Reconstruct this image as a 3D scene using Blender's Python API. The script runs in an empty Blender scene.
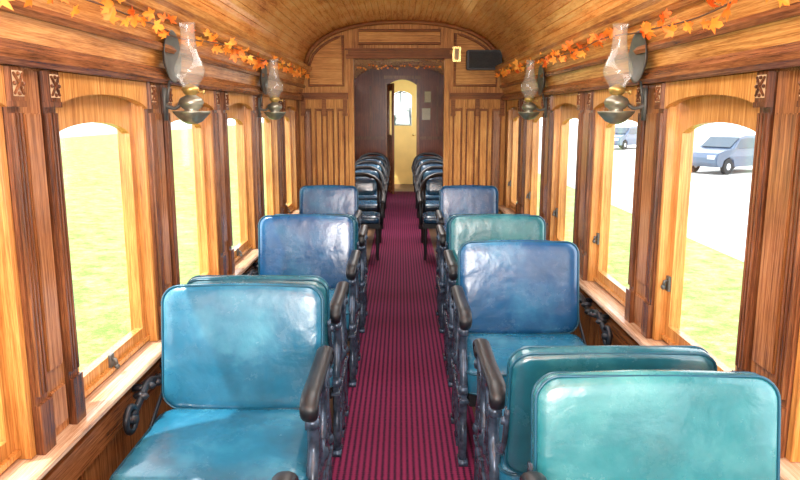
import bpy, bmesh, math, random
from mathutils import Vector, Matrix
random.seed(7)
scene = bpy.context.scene
try:
    scene.view_settings.view_transform = 'Standard'
    scene.view_settings.look = 'None'
except Exception: pass
C = scene.collection
# ------------------------------------------------------------------ materials
def newmat(name):
    m = bpy.data.materials.new(name); m.use_nodes = True
    nt = m.node_tree; b = nt.nodes.get('Principled BSDF')
    return m, nt, b
def ramp(nt, stops):
    r = nt.nodes.new('ShaderNodeValToRGB')
    el = r.color_ramp.elements
    while len(el) < len(stops): el.new(0.5)
    for e, (p, c) in zip(el, stops):
        e.position = p; e.color = (c[0], c[1], c[2], 1)
    return r
def wood(name, dark, mid, light, axis='Z', rough=0.27, seed=0.0, fine=110, along=2.6, bump=0.12, spec=0.5):
    m, nt, b = newmat(name); L = nt.links
    tc = nt.nodes.new('ShaderNodeTexCoord')
    oi = nt.nodes.new('ShaderNodeObjectInfo')
    off = nt.nodes.new('ShaderNodeVectorMath'); off.operation = 'MULTIPLY_ADD'
    L.new(oi.outputs['Random'], off.inputs[0]); off.inputs[1].default_value = (7, 7, 7); L.new(tc.outputs['Object'], off.inputs[2])
    def strand(fx, al, det, dist):
        mp = nt.nodes.new('ShaderNodeMapping'); L.new(off.outputs[0], mp.inputs['Vector'])
        s = {'X': (al, fx, fx), 'Y': (fx, al, fx), 'Z': (fx, fx, al)}[axis]
        mp.inputs['Scale'].default_value = s
        mp.inputs['Location'].default_value = (seed, seed*2, seed*3)
        n = nt.nodes.new('ShaderNodeTexNoise'); n.inputs['Scale'].default_value = 1.0
        n.inputs['Detail'].default_value = det; n.inputs['Roughness'].default_value = 0.62
        n.inputs['Distortion'].default_value = dist
        L.new(mp.outputs[0], n.inputs['Vector']); return n
    n = strand(fine, along, 5, 0.5)
    nf = strand(fine*4, along*6, 2, 0.0)
    n2 = nt.nodes.new('ShaderNodeTexNoise'); n2.inputs['Scale'].default_value = 2.5
    n2.inputs['Detail'].default_value = 2
    L.new(off.outputs[0], n2.inputs['Vector'])
    def madd(a, k, bsock=None, c=0.0):
        x = nt.nodes.new('ShaderNodeMath'); x.operation = 'MULTIPLY_ADD'; L.new(a, x.inputs[0]); x.inputs[1].default_value = k
        if bsock is not None: L.new(bsock, x.inputs[2])
        else: x.inputs[2].default_value = c
        return x.outputs[0]
    t = madd(n.outputs['Fac'], 0.46); t = madd(nf.outputs['Fac'], 0.28, t); t = madd(n2.outputs['Fac'], 0.26, t)
    r = ramp(nt, [(0.39, dark), (0.49, mid), (0.61, light)])
    L.new(t, r.inputs[0]); L.new(r.outputs[0], b.inputs['Base Color'])
    b.inputs['Roughness'].default_value = rough
    b.inputs['Specular IOR Level'].default_value = spec
    bp = nt.nodes.new('ShaderNodeBump'); bp.inputs['Strength'].default_value = bump
    bp.inputs['Distance'].default_value = 0.0015
    L.new(n.outputs['Fac'], bp.inputs['Height']); L.new(bp.outputs[0], b.inputs['Normal'])
    return m
def plain(name, col, rough=0.5, metal=0.0, var=0.15, scale=12, bump=0.0, coat=0.0):
    m, nt, b = newmat(name); L = nt.links
    tc = nt.nodes.new('ShaderNodeTexCoord')
    n = nt.nodes.new('ShaderNodeTexNoise'); n.inputs['Scale'].default_value = scale
    n.inputs['Detail'].default_value = 4
    L.new(tc.outputs['Object'], n.inputs['Vector'])
    d = [c*(1-var) for c in col]; l = [min(1, c*(1+var)) for c in col]
    r = ramp(nt, [(0.3, d), (0.7, l)])
    L.new(n.outputs['Fac'], r.inputs[0]); L.new(r.outputs[0], b.inputs['Base Color'])
    b.inputs['Roughness'].default_value = rough; b.inputs['Metallic'].default_value = metal
    if coat: b.inputs['Coat Weight'].default_value = coat; b.inputs['Coat Roughness'].default_value = 0.2
    if bump:
        bp = nt.nodes.new('ShaderNodeBump'); bp.inputs['Strength'].default_value = bump
        bp.inputs['Distance'].default_value = 0.004
        L.new(n.outputs['Fac'], bp.inputs['Height']); L.new(bp.outputs[0], b.inputs['Normal'])
    return m
def leather(name, col, worn, seed):
    m, nt, b = newmat(name); L = nt.links
    tc = nt.nodes.new('ShaderNodeTexCoord')
    oi = nt.nodes.new('ShaderNodeObjectInfo')
    mp = nt.nodes.new('ShaderNodeVectorMath'); mp.operation = 'MULTIPLY_ADD'; mp.inputs[1].default_value = (9+seed, 5, 3)
    L.new(oi.outputs['Random'], mp.inputs[0]); L.new(tc.outputs['Object'], mp.inputs[2])
    n = nt.nodes.new('ShaderNodeTexNoise'); n.inputs['Scale'].default_value = 3.6
    n.inputs['Detail'].default_value = 9; n.inputs['Roughness'].default_value = 0.62
    L.new(mp.outputs[0], n.inputs['Vector'])
    r = ramp(nt, [(0.32, [c*0.68 for c in col]), (0.50, col), (0.74, worn)])
    L.new(n.outputs['Fac'], r.inputs[0]); L.new(r.outputs[0], b.inputs['Base Color'])
    n3 = nt.nodes.new('ShaderNodeTexNoise'); n3.inputs['Scale'].default_value = 7; n3.inputs['Detail'].default_value = 8; n3.inputs['Roughness'].default_value = 0.7
    L.new(mp.outputs[0], n3.inputs['Vector'])
    r2 = ramp(nt, [(0.35, (0.16,)*3), (0.68, (0.34,)*3)])
    L.new(n3.outputs['Fac'], r2.inputs[0]); L.new(r2.outputs[0], b.inputs['Roughness'])
    v = nt.nodes.new('ShaderNodeTexNoise'); v.inputs['Scale'].default_value = 5; v.inputs['Detail'].default_value = 5; v.inputs['Distortion'].default_value = 0.4
    L.new(mp.outputs[0], v.inputs['Vector'])
    bp = nt.nodes.new('ShaderNodeBump'); bp.inputs['Strength'].default_value = 0.5
    bp.inputs['Distance'].default_value = 0.014
    L.new(v.outputs['Fac'], bp.inputs['Height'])
    g2 = nt.nodes.new('ShaderNodeTexNoise'); g2.inputs['Scale'].default_value = 260; g2.inputs['Detail'].default_value = 2
    L.new(mp.outputs[0], g2.inputs['Vector'])
    bp2 = nt.nodes.new('ShaderNodeBump'); bp2.inputs['Strength'].default_value = 0.12; bp2.inputs['Distance'].default_value = 0.001
    L.new(g2.outputs['Fac'], bp2.inputs['Height']); L.new(bp.outputs[0], bp2.inputs['Normal']); L.new(bp2.outputs[0], b.inputs['Normal'])
    b.inputs['Specular IOR Level'].default_value = 0.95
    return m
def glassy(name, base, fac, tint=(1, 1, 1), rough=0.04, diff=0.0):
    m = bpy.data.materials.new(name); m.use_nodes = True
    nt = m.node_tree; nt.nodes.clear(); L = nt.links
    o = nt.nodes.new('ShaderNodeOutputMaterial'); mx = nt.nodes.new('ShaderNodeMixShader')
    t = nt.nodes.new('ShaderNodeBsdfTransparent'); t.inputs[0].default_value = (*tint, 1)
    g = nt.nodes.new('ShaderNodeBsdfGlossy'); g.inputs['Roughness'].default_value = rough
    lw = nt.nodes.new('ShaderNodeLayerWeight'); lw.inputs[0].default_value = 0.3
    pw = nt.nodes.new('ShaderNodeMath'); pw.operation = 'POWER'; pw.inputs[1].default_value = 1.8; L.new(lw.outputs['Facing'], pw.inputs[0])
    ma = nt.nodes.new('ShaderNodeMath'); ma.operation = 'MULTIPLY_ADD'; ma.inputs[1].default_value = fac; ma.inputs[2].default_value = base
    L.new(pw.outputs[0], ma.inputs[0])
    src = t.outputs[0]
    if diff:
        d2 = nt.nodes.new('ShaderNodeBsdfDiffuse'); d2.inputs[0].default_value = (0.92, 0.90, 0.82, 1)
        mm = nt.nodes.new('ShaderNodeMixShader'); mm.inputs[0].default_value = diff
        L.new(t.outputs[0], mm.inputs[1]); L.new(d2.outputs[0], mm.inputs[2]); src = mm.outputs[0]
    L.new(ma.outputs[0], mx.inputs[0]); L.new(src, mx.inputs[1]); L.new(g.outputs[0], mx.inputs[2])
    L.new(mx.outputs[0], o.inputs[0]); return m
oak = ((0.25, 0.082, 0.016), (0.50, 0.205, 0.05), (0.76, 0.39, 0.12))
OAK_Z = wood('oak_vertical', *oak, 'Z')
OAK_Y = wood('oak_lengthwise', (0.24, 0.08, 0.016), (0.49, 0.195, 0.048), (0.74, 0.37, 0.11), 'Y', seed=3)
OAK_X = wood('oak_cross', *oak, 'X', seed=5, rough=0.5, spec=0.25)
GOLD_Z = wood('golden_oak_vertical', (0.30, 0.10, 0.018), (0.58, 0.235, 0.052), (0.80, 0.41, 0.12), 'Z', seed=6, rough=0.45, spec=0.25)
GOLD_X = wood('golden_oak_cross', (0.32, 0.11, 0.02), (0.60, 0.25, 0.056), (0.82, 0.43, 0.13), 'X', seed=6, rough=0.45, spec=0.25)
BROWN_X = wood('brown_oak_cross', (0.12, 0.035, 0.010), (0.27, 0.09, 0.026), (0.42, 0.16, 0.05), 'X', seed=16, rough=0.5, spec=0.25)
MID_Z = wood('mid_oak_vertical', (0.10, 0.032, 0.010), (0.29, 0.105, 0.032), (0.52, 0.225, 0.078), 'Z', seed=12)
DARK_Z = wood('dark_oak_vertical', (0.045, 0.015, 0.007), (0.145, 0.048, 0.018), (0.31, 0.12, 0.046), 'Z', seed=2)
DARK_Y = wood('dark_oak_lengthwise', (0.08, 0.025, 0.009), (0.22, 0.075, 0.024), (0.40, 0.16, 0.056), 'Y', seed=8)
SASH_Z = wood('honey_oak_vertical', (0.30, 0.11, 0.022), (0.54, 0.23, 0.055), (0.76, 0.39, 0.115), 'Z', seed=4)
CEIL = wood('ceiling_pine', (0.58, 0.20, 0.045), (0.90, 0.40, 0.11), (0.97, 0.55, 0.20), 'Y', rough=0.16, seed=1, fine=40, bump=0.04)
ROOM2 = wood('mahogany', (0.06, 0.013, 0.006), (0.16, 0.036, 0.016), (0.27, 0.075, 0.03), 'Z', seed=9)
FLOORM = wood('floor_boards', (0.05, 0.025, 0.012), (0.09, 0.045, 0.02), (0.14, 0.07, 0.03), 'Y', rough=0.5)
TEAL = leather('teal_leather', (0.016, 0.15, 0.26), (0.08, 0.34, 0.46), 0)
TEALG = leather('green_teal_leather', (0.020, 0.18, 0.215), (0.08, 0.33, 0.35), 4)
BLUE = leather('blue_leather', (0.010, 0.095, 0.24), (0.045, 0.24, 0.42), 7)
DTEAL = leather('dark_teal_leather', (0.012, 0.115, 0.165), (0.05, 0.24, 0.29), 3)
CHAIRBLUE = leather('chair_blue_vinyl', (0.014, 0.07, 0.14), (0.05, 0.18, 0.28), 2)
PIPE = plain('teal_piping', (0.010, 0.085, 0.14), 0.3)
IRON = plain('painted_cast_iron', (0.05, 0.075, 0.115), 0.26, 0.3, 0.6, 30, 0.3)
BLACKIRON = plain('black_iron', (0.02, 0.022, 0.028), 0.3, 0.3, 0.3, 30)
BLACKWOOD = plain('black_lacquered_wood', (0.006, 0.007, 0.010), 0.42, 0, 0.4, 20, 0.1, 0.0)
NICKEL = plain('aged_nickel', (0.30, 0.29, 0.23), 0.34, 0.7, 0.35, 15)
DULLMETAL = plain('tarnished_metal', (0.12, 0.12, 0.11), 0.5, 0.4, 0.3, 15)
CARMETAL = plain('headlight_lens', (0.6, 0.62, 0.65), 0.3, 0.2, 0.1, 15)
BRASS = plain('brass', (0.62, 0.42, 0.14), 0.35, 0.7, 0.2, 15)
PALE = plain('carved_pale_oak', (0.60, 0.40, 0.23), 0.5, 0, 0.2, 30)
SPK = plain('black_plastic', (0.02, 0.02, 0.022), 0.5)
GRILL = plain('speaker_cloth', (0.035, 0.035, 0.04), 0.8, 0, 0.5, 200, 0.4)
PAPER = plain('paper', (0.75, 0.75, 0.72), 0.7, 0, 0.08, 40)
YELLOW = plain('yellow_paint', (0.92, 0.66, 0.22), 0.45, 0, 0.06, 4)
BLUEGREY = plain('blue_grey_paint', (0.08, 0.13, 0.16), 0.5, 0, 0.3, 3)
GLASS = glassy('window_glass', 0.02, 0.22)
LGLASS = glassy('lamp_glass', 0.04, 0.60, (0.97, 0.98, 0.97), 0.10, 0.13)
SILL = wood('sill_oak', (0.36, 0.18, 0.09), (0.62, 0.40, 0.25), (0.80, 0.60, 0.44), 'Y', rough=0.2, seed=6)  # paler grain tones than the other oak
def leafmat():
    m, nt, b = newmat('autumn_leaf'); L = nt.links
    tc = nt.nodes.new('ShaderNodeTexCoord'); n = nt.nodes.new('ShaderNodeTexNoise')
    n.inputs['Scale'].default_value = 9; L.new(tc.outputs['Object'], n.inputs['Vector'])
    r = ramp(nt, [(0.35, (0.85, 0.14, 0.015)), (0.5, (1.0, 0.30, 0.03)), (0.68, (1.0, 0.50, 0.07))])
    L.new(n.outputs['Fac'], r.inputs[0]); L.new(r.outputs[0], b.inputs['Base Color'])
    b.inputs['Roughness'].default_value = 0.55
    return m
LEAF = leafmat()
VINE = plain('vine_stem', (0.12, 0.05, 0.02), 0.7)
def carpetmat():
    m, nt, b = newmat('striped_carpet'); L = nt.links
    tc = nt.nodes.new('ShaderNodeTexCoord'); sp = nt.nodes.new('ShaderNodeSeparateXYZ')
    L.new(tc.outputs['Object'], sp.inputs[0])
    def sine(sock, f):
        a = nt.nodes.new('ShaderNodeMath'); a.operation = 'MULTIPLY'; a.inputs[1].default_value = f
        L.new(sock, a.inputs[0])
        s = nt.nodes.new('ShaderNodeMath'); s.operation = 'SINE'; L.new(a.outputs[0], s.inputs[0]); return s
    sx = sine(sp.outputs['X'], 2*math.pi/0.0265); sy = sine(sp.outputs['Y'], 2*math.pi/0.018)
    r = ramp(nt, [(0.22, (0.185, 0.016, 0.062)), (0.56, (0.135, 0.011, 0.047)), (0.80, (0.025, 0.004, 0.018))])
    ma = nt.nodes.new('ShaderNodeMath'); ma.operation = 'MULTIPLY_ADD'
    ma.inputs[1].default_value = 0.38; ma.inputs[2].default_value = 0.5; L.new(sx.outputs[0], ma.inputs[0])
    mb = nt.nodes.new('ShaderNodeMath'); mb.operation = 'MULTIPLY_ADD'; mb.inputs[1].default_value = 0.16
    L.new(sy.outputs[0], mb.inputs[0]); L.new(ma.outputs[0], mb.inputs[2])
    n = nt.nodes.new('ShaderNodeTexNoise'); n.inputs['Scale'].default_value = 90; L.new(tc.outputs['Object'], n.inputs['Vector'])
    mc = nt.nodes.new('ShaderNodeMath'); mc.operation = 'MULTIPLY_ADD'; mc.inputs[1].default_value = 0.7
    L.new(n.outputs['Fac'], mc.inputs[0]); L.new(mb.outputs[0], mc.inputs[2])
    md = nt.nodes.new('ShaderNodeMath'); md.operation = 'SUBTRACT'; md.inputs[1].default_value = 0.35
    L.new(mc.outputs[0], md.inputs[0])
    L.new(md.outputs[0], r.inputs[0]); L.new(r.outputs[0], b.inputs['Base Color'])
    b.inputs['Roughness'].default_value = 0.9; b.inputs['Specular IOR Level'].default_value = 0.2
    return m
CARPET = carpetmat()
def grassmat():
    m, nt, b = newmat('lawn_grass'); L = nt.links
    tc = nt.nodes.new('ShaderNodeTexCoord'); n = nt.nodes.new('ShaderNodeTexNoise')
    n.inputs['Scale'].default_value = 3.0; n.inputs['Detail'].default_value = 12; n.inputs['Roughness'].default_value = 0.9
    L.new(tc.outputs['Object'], n.inputs['Vector'])
    r = ramp(nt, [(0.36, (0.08, 0.14, 0.022)), (0.5, (0.20, 0.27, 0.07)), (0.64, (0.38, 0.41, 0.20))])
    L.new(n.outputs['Fac'], r.inputs[0]); L.new(r.outputs[0], b.inputs['Base Color'])
    b.inputs['Roughness'].default_value = 0.95; b.inputs['Specular IOR Level'].default_value = 0.1; return m
GRASS = grassmat()
CONC = plain('pale_gravel', (0.42, 0.42, 0.40), 0.9, 0, 0.15, 1.5)
# ------------------------------------------------------------------ mesh builder
class MB:
    def __init__(s): s.v = []; s.f = []; s.mi = []; s.sm = []; s.cur = 0; s.smooth = False
    def add(s, vs, fs):
        o = len(s.v); s.v += [tuple(v) for v in vs]
        for f in fs:
            s.f.append([i+o for i in f]); s.mi.append(s.cur); s.sm.append(s.smooth)
    def box(s, a, b):
        x0, x1 = sorted((a[0], b[0])); y0, y1 = sorted((a[1], b[1])); z0, z1 = sorted((a[2], b[2]))
        s.add([(x0,y0,z0),(x1,y0,z0),(x1,y1,z0),(x0,y1,z0),(x0,y0,z1),(x1,y0,z1),(x1,y1,z1),(x0,y1,z1)],
              [(0,3,2,1),(4,5,6,7),(0,1,5,4),(1,2,6,5),(2,3,7,6),(3,0,4,7)])
    def prism(s, pts, fn, d0, d1):
        n = len(pts)
        s.add([fn(p, d0) for p in pts]+[fn(p, d1) for p in pts],
              [tuple(range(n-1, -1, -1)), tuple(range(n, 2*n))]+[(i, (i+1) % n, n+(i+1) % n, n+i) for i in range(n)])
    def tube(s, path, r, k=8, closed=False, flat=None, up=(1, 0, 0)):
        P = [Vector(p) for p in path]; n = len(P); U = Vector(up)
        vs = []
        for i in range(n):
            if closed: t = P[(i+1) % n]-P[i-1]
            else: t = P[min(i+1, n-1)]-P[max(i-1, 0)]
            if t.length < 1e-9: t = Vector((0, 0, 1))
            t.normalize(); u = U-t*U.dot(t)
            if u.length < 1e-3: u = t.orthogonal()
            u.normalize(); w = t.cross(u)
            rr_ = r[i] if isinstance(r, (list, tuple)) else r
            ra, rb = (flat[0], flat[1]) if flat else (rr_, rr_)
            if flat and isinstance(r, (list, tuple)): ra *= rr_; rb *= rr_
            for j in range(k):
                a = 2*math.pi*(j+0.5)/k
                vs.append(P[i]+u*math.cos(a)*ra+w*math.sin(a)*rb)
        fs = []
        m = n if closed else n-1
        for i in range(m):
            i2 = (i+1) % n
            for j in range(k):
                j2 = (j+1) % k; fs.append((i*k+j, i*k+j2, i2*k+j2, i2*k+j))
        if not closed:
            fs.append(tuple(range(k-1, -1, -1))); fs.append(tuple((n-1)*k+j for j in range(k)))
        s.add(vs, fs)
    def lathe(s, prof, c=(0, 0, 0), k=20, axis='Z'):
        vs = []
        for r, h in prof:
            for j in range(k):
                a = 2*math.pi*j/k; p = (r*math.cos(a), r*math.sin(a), h)
                if axis == 'X': p = (p[2], p[0], p[1])
                if axis == 'Y': p = (p[0], p[2], p[1])
                vs.append((p[0]+c[0], p[1]+c[1], p[2]+c[2]))
        fs = []; n = len(prof)
        for i in range(n-1):
            for j in range(k):
                j2 = (j+1) % k; fs.append((i*k+j, i*k+j2, (i+1)*k+j2, (i+1)*k+j))
        if prof[0][0] > 1e-4: fs.append(tuple(range(k-1, -1, -1)))
        if prof[-1][0] > 1e-4: fs.append(tuple((n-1)*k+j for j in range(k)))
        s.add(vs, fs)
    def puff(s, hw, hh, r, prof, fn):
        def ring(ins):
            a, b = hw-ins, hh-ins; rr_ = max(0.006, min(r-ins*0.7, a, b)); out = []
            for cx, cy, a0 in ((a-rr_, b-rr_, 0), (-(a-rr_), b-rr_, 90), (-(a-rr_), -(b-rr_), 180), (a-rr_, -(b-rr_), 270)):
                for q in range(7):
                    t = math.radians(a0+90*q/6); out.append((cx+rr_*math.cos(t), cy+rr_*math.sin(t)))
            res = []
            for i, p in enumerate(out):
                res.append(p); q = out[(i+1) % len(out)]
                if i % 7 == 6:
                    for z in (0.2, 0.4, 0.6, 0.8): res.append((p[0]+(q[0]-p[0])*z, p[1]+(q[1]-p[1])*z))
            return res
        vs = []; k = 0
        for ins, d in prof:
            R = ring(ins); k = len(R); vs += [fn(p[0], p[1], d) for p in R]
        n = len(prof); fs = []
        for i in range(n-1):
            for j in range(k):
                j2 = (j+1) % k; fs.append((i*k+j, i*k+j2, (i+1)*k+j2, (i+1)*k+j))
        fs.append(tuple(range(k-1, -1, -1))); fs.append(tuple((n-1)*k+j for j in range(k)))
        s.add(vs, fs)
    def mesh(s, name, mats, bevel=0):
        me = bpy.data.meshes.new(name); me.from_pydata(s.v, [], s.f)
        for m in (mats if isinstance(mats, (list, tuple)) else [mats]): me.materials.append(m)
        for p, mi, sm in zip(me.polygons, s.mi, s.sm): p.material_index = mi; p.use_smooth = sm
        bm = bmesh.new(); bm.from_mesh(me); bmesh.ops.recalc_face_normals(bm, faces=bm.faces)
        if bevel:
            es = [e for e in bm.edges if len(e.link_faces) == 2 and e.calc_face_angle(0) > 0.6]
            bmesh.ops.bevel(bm, geom=es, offset=bevel, segments=2, affect='EDGES', clamp_overlap=True)
        bm.to_mesh(me); bm.free(); return me
def place(name, me, loc=(0, 0, 0), parent=None, rot=None, **props):
    o = bpy.data.objects.new(name, me); o.location = loc
    if rot: o.rotation_euler = rot
    C.objects.link(o)
    if parent: o.parent = parent
    for k, v in props.items(): o[k] = v
    return o
cnt = {'trim': 0, 'window': 0, 'door': 0}
def struct(kind, me, label, cat, loc=(0, 0, 0)):
    if kind in cnt:
        cnt[kind] += 1; nm = '%s_%d' % (kind, cnt[kind])
    else: nm = kind
    return place(nm, me, loc, kind='structure', label=label, category=cat)
# ------------------------------------------------------------------ shell
Y0, YB, YE = -1.6, 6.9, 13.5
HW = 0.358; ZS = 0.60; ZT = 1.56
def wins(sx):
    p, c0 = (0.967, 2.345) if sx < 0 else (0.998, 2.36)
    return [c0+p*i for i in range(-3, 5)]
WC2 = [8.3, 9.3, 10.3, 11.3, 12.3]
def ceilpts():
    n = 2.35; P = []
    for i in range(401):
        t = math.pi*i/400; c, s_ = math.cos(t), math.sin(t)
        x = -0.95*math.copysign(abs(c)**(2/n), c); z = 1.90+0.465*abs(s_)**(2/n); P.append((x, z))
    return P
CP = ceilpts()
def zc(x):
    x = abs(x)
    return 1.90+0.465*max(0, 1-(x/0.95)**2.35)**(1/2.35) if x < 0.95 else 1.90
for side, sx in (('left', -1), ('right', 1)):
    WC = wins(sx); ALLW = WC+WC2
    m = MB(); a, b = 1.0*sx, 1.10*sx
    m.box((a, Y0, 0), (b, YE, ZS)); m.box((a, Y0, ZT), (b, YE, 1.94))
    ed = [Y0]
    for c in ALLW: ed += [c-HW, c+HW]
    ed.append(YE)
    for i in range(0, len(ed), 2): m.box((a, ed[i], ZS), (b, ed[i+1], ZT))
    struct('wall_'+side, m.mesh('wall', MID_Z), 'brown oak side wall with row of window openings', 'wall')
    def profile(pts, y0, y1, mat, label, bev=0):
        m = MB(); m.prism(pts, lambda p, d: (p[0]*sx, d, p[1]), y0, y1)
        struct('trim', m.mesh('trim', mat, bev), label, 'moulding')
    profile([(0.999, 1.66), (0.975, 1.66), (0.93, 1.865), (0.999, 1.865)], Y0, YB-0.005, OAK_Y, 'orange oak frieze board above the windows')
    profile([(0.999, 1.615), (0.958, 1.615), (0.945, 1.63), (0.945, 1.65), (0.965, 1.675), (0.985, 1.68), (0.999, 1.68)], Y0, YB-0.005, DARK_Y, 'oak moulding rail running over the windows')
    profile([(0.985, 1.735), (0.94, 1.735), (0.932, 1.75), (0.94, 1.765), (0.985, 1.765)], Y0, YB-0.005, DARK_Y, 'thin oak bead on the frieze')
    profile([(0.999, 1.85), (0.915, 1.85), (0.895, 1.865), (0.89, 1.885), (0.87, 1.90), (0.865, 1.93), (0.999, 1.93)], Y0, YB-0.005, OAK_Y, 'oak cornice moulding at the ceiling edge')
    profile([(0.999, ZS-0.03), (0.950, ZS-0.03), (0.942, ZS-0.02), (0.942, ZS-0.008), (0.950, ZS), (1.09, ZS+0.003), (1.09, ZS-0.03)], Y0, YB-0.005, SILL, 'worn oak window sill ledge')
    profile([(0.999, 0.44), (0.975, 0.44), (0.975, 0.53), (0.999, 0.538)], Y0, YB-0.005, DARK_Y, 'oak rail beneath the sill')
    m = MB(); m.box((0.999*sx, Y0, 0.0), (0.97*sx, YB-0.005, 0.14))
    struct('baseboard_'+side, m.mesh('baseboard', DARK_Y, 0.004), 'dark oak baseboard along the side wall', 'baseboard')
    edges = [(WC[i]+HW, WC[i+1]-HW) for i in range(len(WC)-1)]
    for (p0, p1) in edges:
        if p1 < 0.7: continue
        for q0 in (p0+0.002, p1-0.062):
            q1 = q0+0.06; m = MB()
            m.box((1.0*sx, q0, ZS), (0.985*sx, q1, 1.61))
            for f in range(3):
                c = q0+0.013+0.017*f
                m.box((0.986*sx, c-0.005, 0.76), (0.975*sx, c+0.005, 1.50))
            m.box((0.99*sx, q0-0.002, ZS), (0.972*sx, q1+0.002, 0.74))
            m.box((0.99*sx, q0-0.003, 1.515), (0.966*sx, q1+0.003, 1.53))
            m.box((0.99*sx, q0-0.002, 1.53), (0.969*sx, q1+0.002, 1.612))
            m.cur = 1
            yc = (q0+q1)/2; zz = 1.572
            m.box((0.9695*sx, yc-0.026, zz-0.032), (0.9675*sx, yc+0.026, zz+0.032))
            m.cur = 2
            for dy, dz in ((0.022, 0.026), (0.022, -0.026)):
                m.tube([(0.966*sx, yc-dy, zz-dz), (0.963*sx, yc, zz), (0.966*sx, yc+dy, zz+dz)], 0.004, 6)
            for dy, dz in ((0.02, 0), (-0.02, 0), (0, 0.024), (0, -0.024)):
                m.lathe([(0.006, 0.0), (0.005, 0.005*-sx), (0, 0.007*-sx)], (0.967*sx, yc+dy, zz+dz), 8, 'X')
            struct('trim', m.mesh('pilaster', [DARK_Z, PALE, DARK_Z], 0.0012), 'reeded dark oak pilaster with carved cross rosette cap', 'pilaster')
        m = MB(); i0, i1 = p0+0.066, p1-0.066
        m.box((1.0*sx, i0, ZS), (0.993*sx, i1, 1.612))
        m.box((0.995*sx, i0+0.018, 0.80), (0.984*sx, i1-0.018, 1.50))
        m.box((0.995*sx, i0+0.018, 0.63), (0.984*sx, i1-0.018, 0.74))
        struct('trim', m.mesh('pier_panel', MID_Z, 0.004), 'reddish brown oak panel between two pilasters', 'panel')
    for wc in WC:
        if wc < 1.2: continue
        m = MB(); H = HW-0.001; j = H-0.024; g_ = j-0.036
        m.box((0.995*sx, wc-H, ZS+0.003), (1.095*sx, wc-j, ZT)); m.box((0.995*sx, wc+j, ZS+0.003), (1.095*sx, wc+H, ZT))
        m.box((1.035*sx, wc-j, ZS+0.003), (1.065*sx, wc-g_, ZT)); m.box((1.035*sx, wc+g_, ZS+0.003), (1.065*sx, wc+j, ZT))
        m.box((1.035*sx, wc-g_, ZS+0.003), (1.065*sx, wc+g_, 0.67))
        m.box((1.02*sx, wc-j, 0.615), (1.036*sx, wc+j, 0.63))
        for (hw, x0, x1, zsp, rise, top) in ((g_, 1.035, 1.065, 1.425, 0.06, ZT), (HW-0.002, 0.982, 1.015, 1.515, 0.06, 1.613)):
            N = 20
            for i in range(N):
                u0, u1 = -1+2*i/N, -1+2*(i+1)/N
                z0 = min(zsp+rise*math.sqrt(max(0, 1-u0*u0*0.93))-rise*math.sqrt(0.07), top-0.001); z1 = min(zsp+rise*math.sqrt(max(0, 1-u1*u1*0.93))-rise*math.sqrt(0.07), top-0.001)
                m.prism([(wc+u0*hw, z0), (wc+u1*hw, z1), (wc+u1*hw, top), (wc+u0*hw, top)], lambda p, d: (d*sx, p[0], p[1]), x0, x1)
        w = struct('window', m.mesh('window_frame', SASH_Z), 'honey oak window with arched top sash', 'window')
        g = MB(); g.box((1.048*sx, wc-g_-0.005, 0.66), (1.052*sx, wc+g_+0.005, 1.495))
        place('glass_pane', g.mesh('glass_pane', GLASS), parent=w)
        g = MB(); yy, zz = (wc-0.02, 0.645) if sx < 0 else (wc+g_+0.022, 0.84)
        g.box((1.036*sx, yy-0.015, zz-0.03), (1.026*sx, yy+0.015, zz+0.03)); g.smooth = True
        g.tube([(1.03*sx, yy, zz+0.012), (1.015*sx, yy, zz+0.01), (1.012*sx, yy, zz-0.012)], 0.006, 8)
        g.lathe([(0, -0.012), (0.008, -0.006), (0.010, 0), (0.008, 0.006), (0, 0.012)], (1.012*sx, yy, zz-0.014), 10)
        place('latch', g.mesh('latch', DULLMETAL), parent=w, label='dark metal sash latch')
# ceiling
m = MB(); acc = [0]
for i in range(1, len(CP)): acc.append(acc[-1]+math.dist(CP[i], CP[i-1]))
tot = acc[-1]; ns = 46
def at(d):
    d = max(0, min(tot, d))
    for i in range(1, len(acc)):
        if acc[i] >= d:
            t = (d-acc[i-1])/max(1e-9, acc[i]-acc[i-1]); return (CP[i-1][0]+(CP[i][0]-CP[i-1][0])*t, CP[i-1][1]+(CP[i][1]-CP[i-1][1])*t)
prof = [(-1.10, 1.9)]
for k in range(ns):
    d0, d1 = tot*k/ns, tot*(k+1)/ns
    prof.append(at(d0+0.0025)); prof.append(at((d0+d1)/2)); prof.append(at(d1-0.0025))
    p = at(d1); q0 = at(d1-0.002); q1 = at(d1+0.002); nx, nz = -(q1[1]-q0[1]), (q1[0]-q0[0]); l = math.hypot(nx, nz) or 1
    if k < ns-1: prof.append((p[0]+nx/l*0.005, p[1]+nz/l*0.005))
prof.append((1.10, 1.9))
vs = [(x, Y0, z) for x, z in prof]+[(x, YE, z) for x, z in prof]; n = len(prof)
m.add(vs, [(i, i+1, n+i+1, n+i) for i in range(n-1)])
struct('ceiling', m.mesh('ceiling', CEIL), 'arched varnished tongue and groove board ceiling', 'ceiling')
m = MB(); m.box((-1.10, Y0, -0.06), (1.10, YE+1.6, 0)); struct('floor', m.mesh('floor', FLOORM), 'dark wooden carriage floor', 'floor')
m = MB(); m.box((-1.10, Y0-0.06, 0), (1.10, Y0, 2.4)); struct('wall_back', m.mesh('wall', OAK_Z), 'oak end wall of the coach', 'wall')
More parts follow.
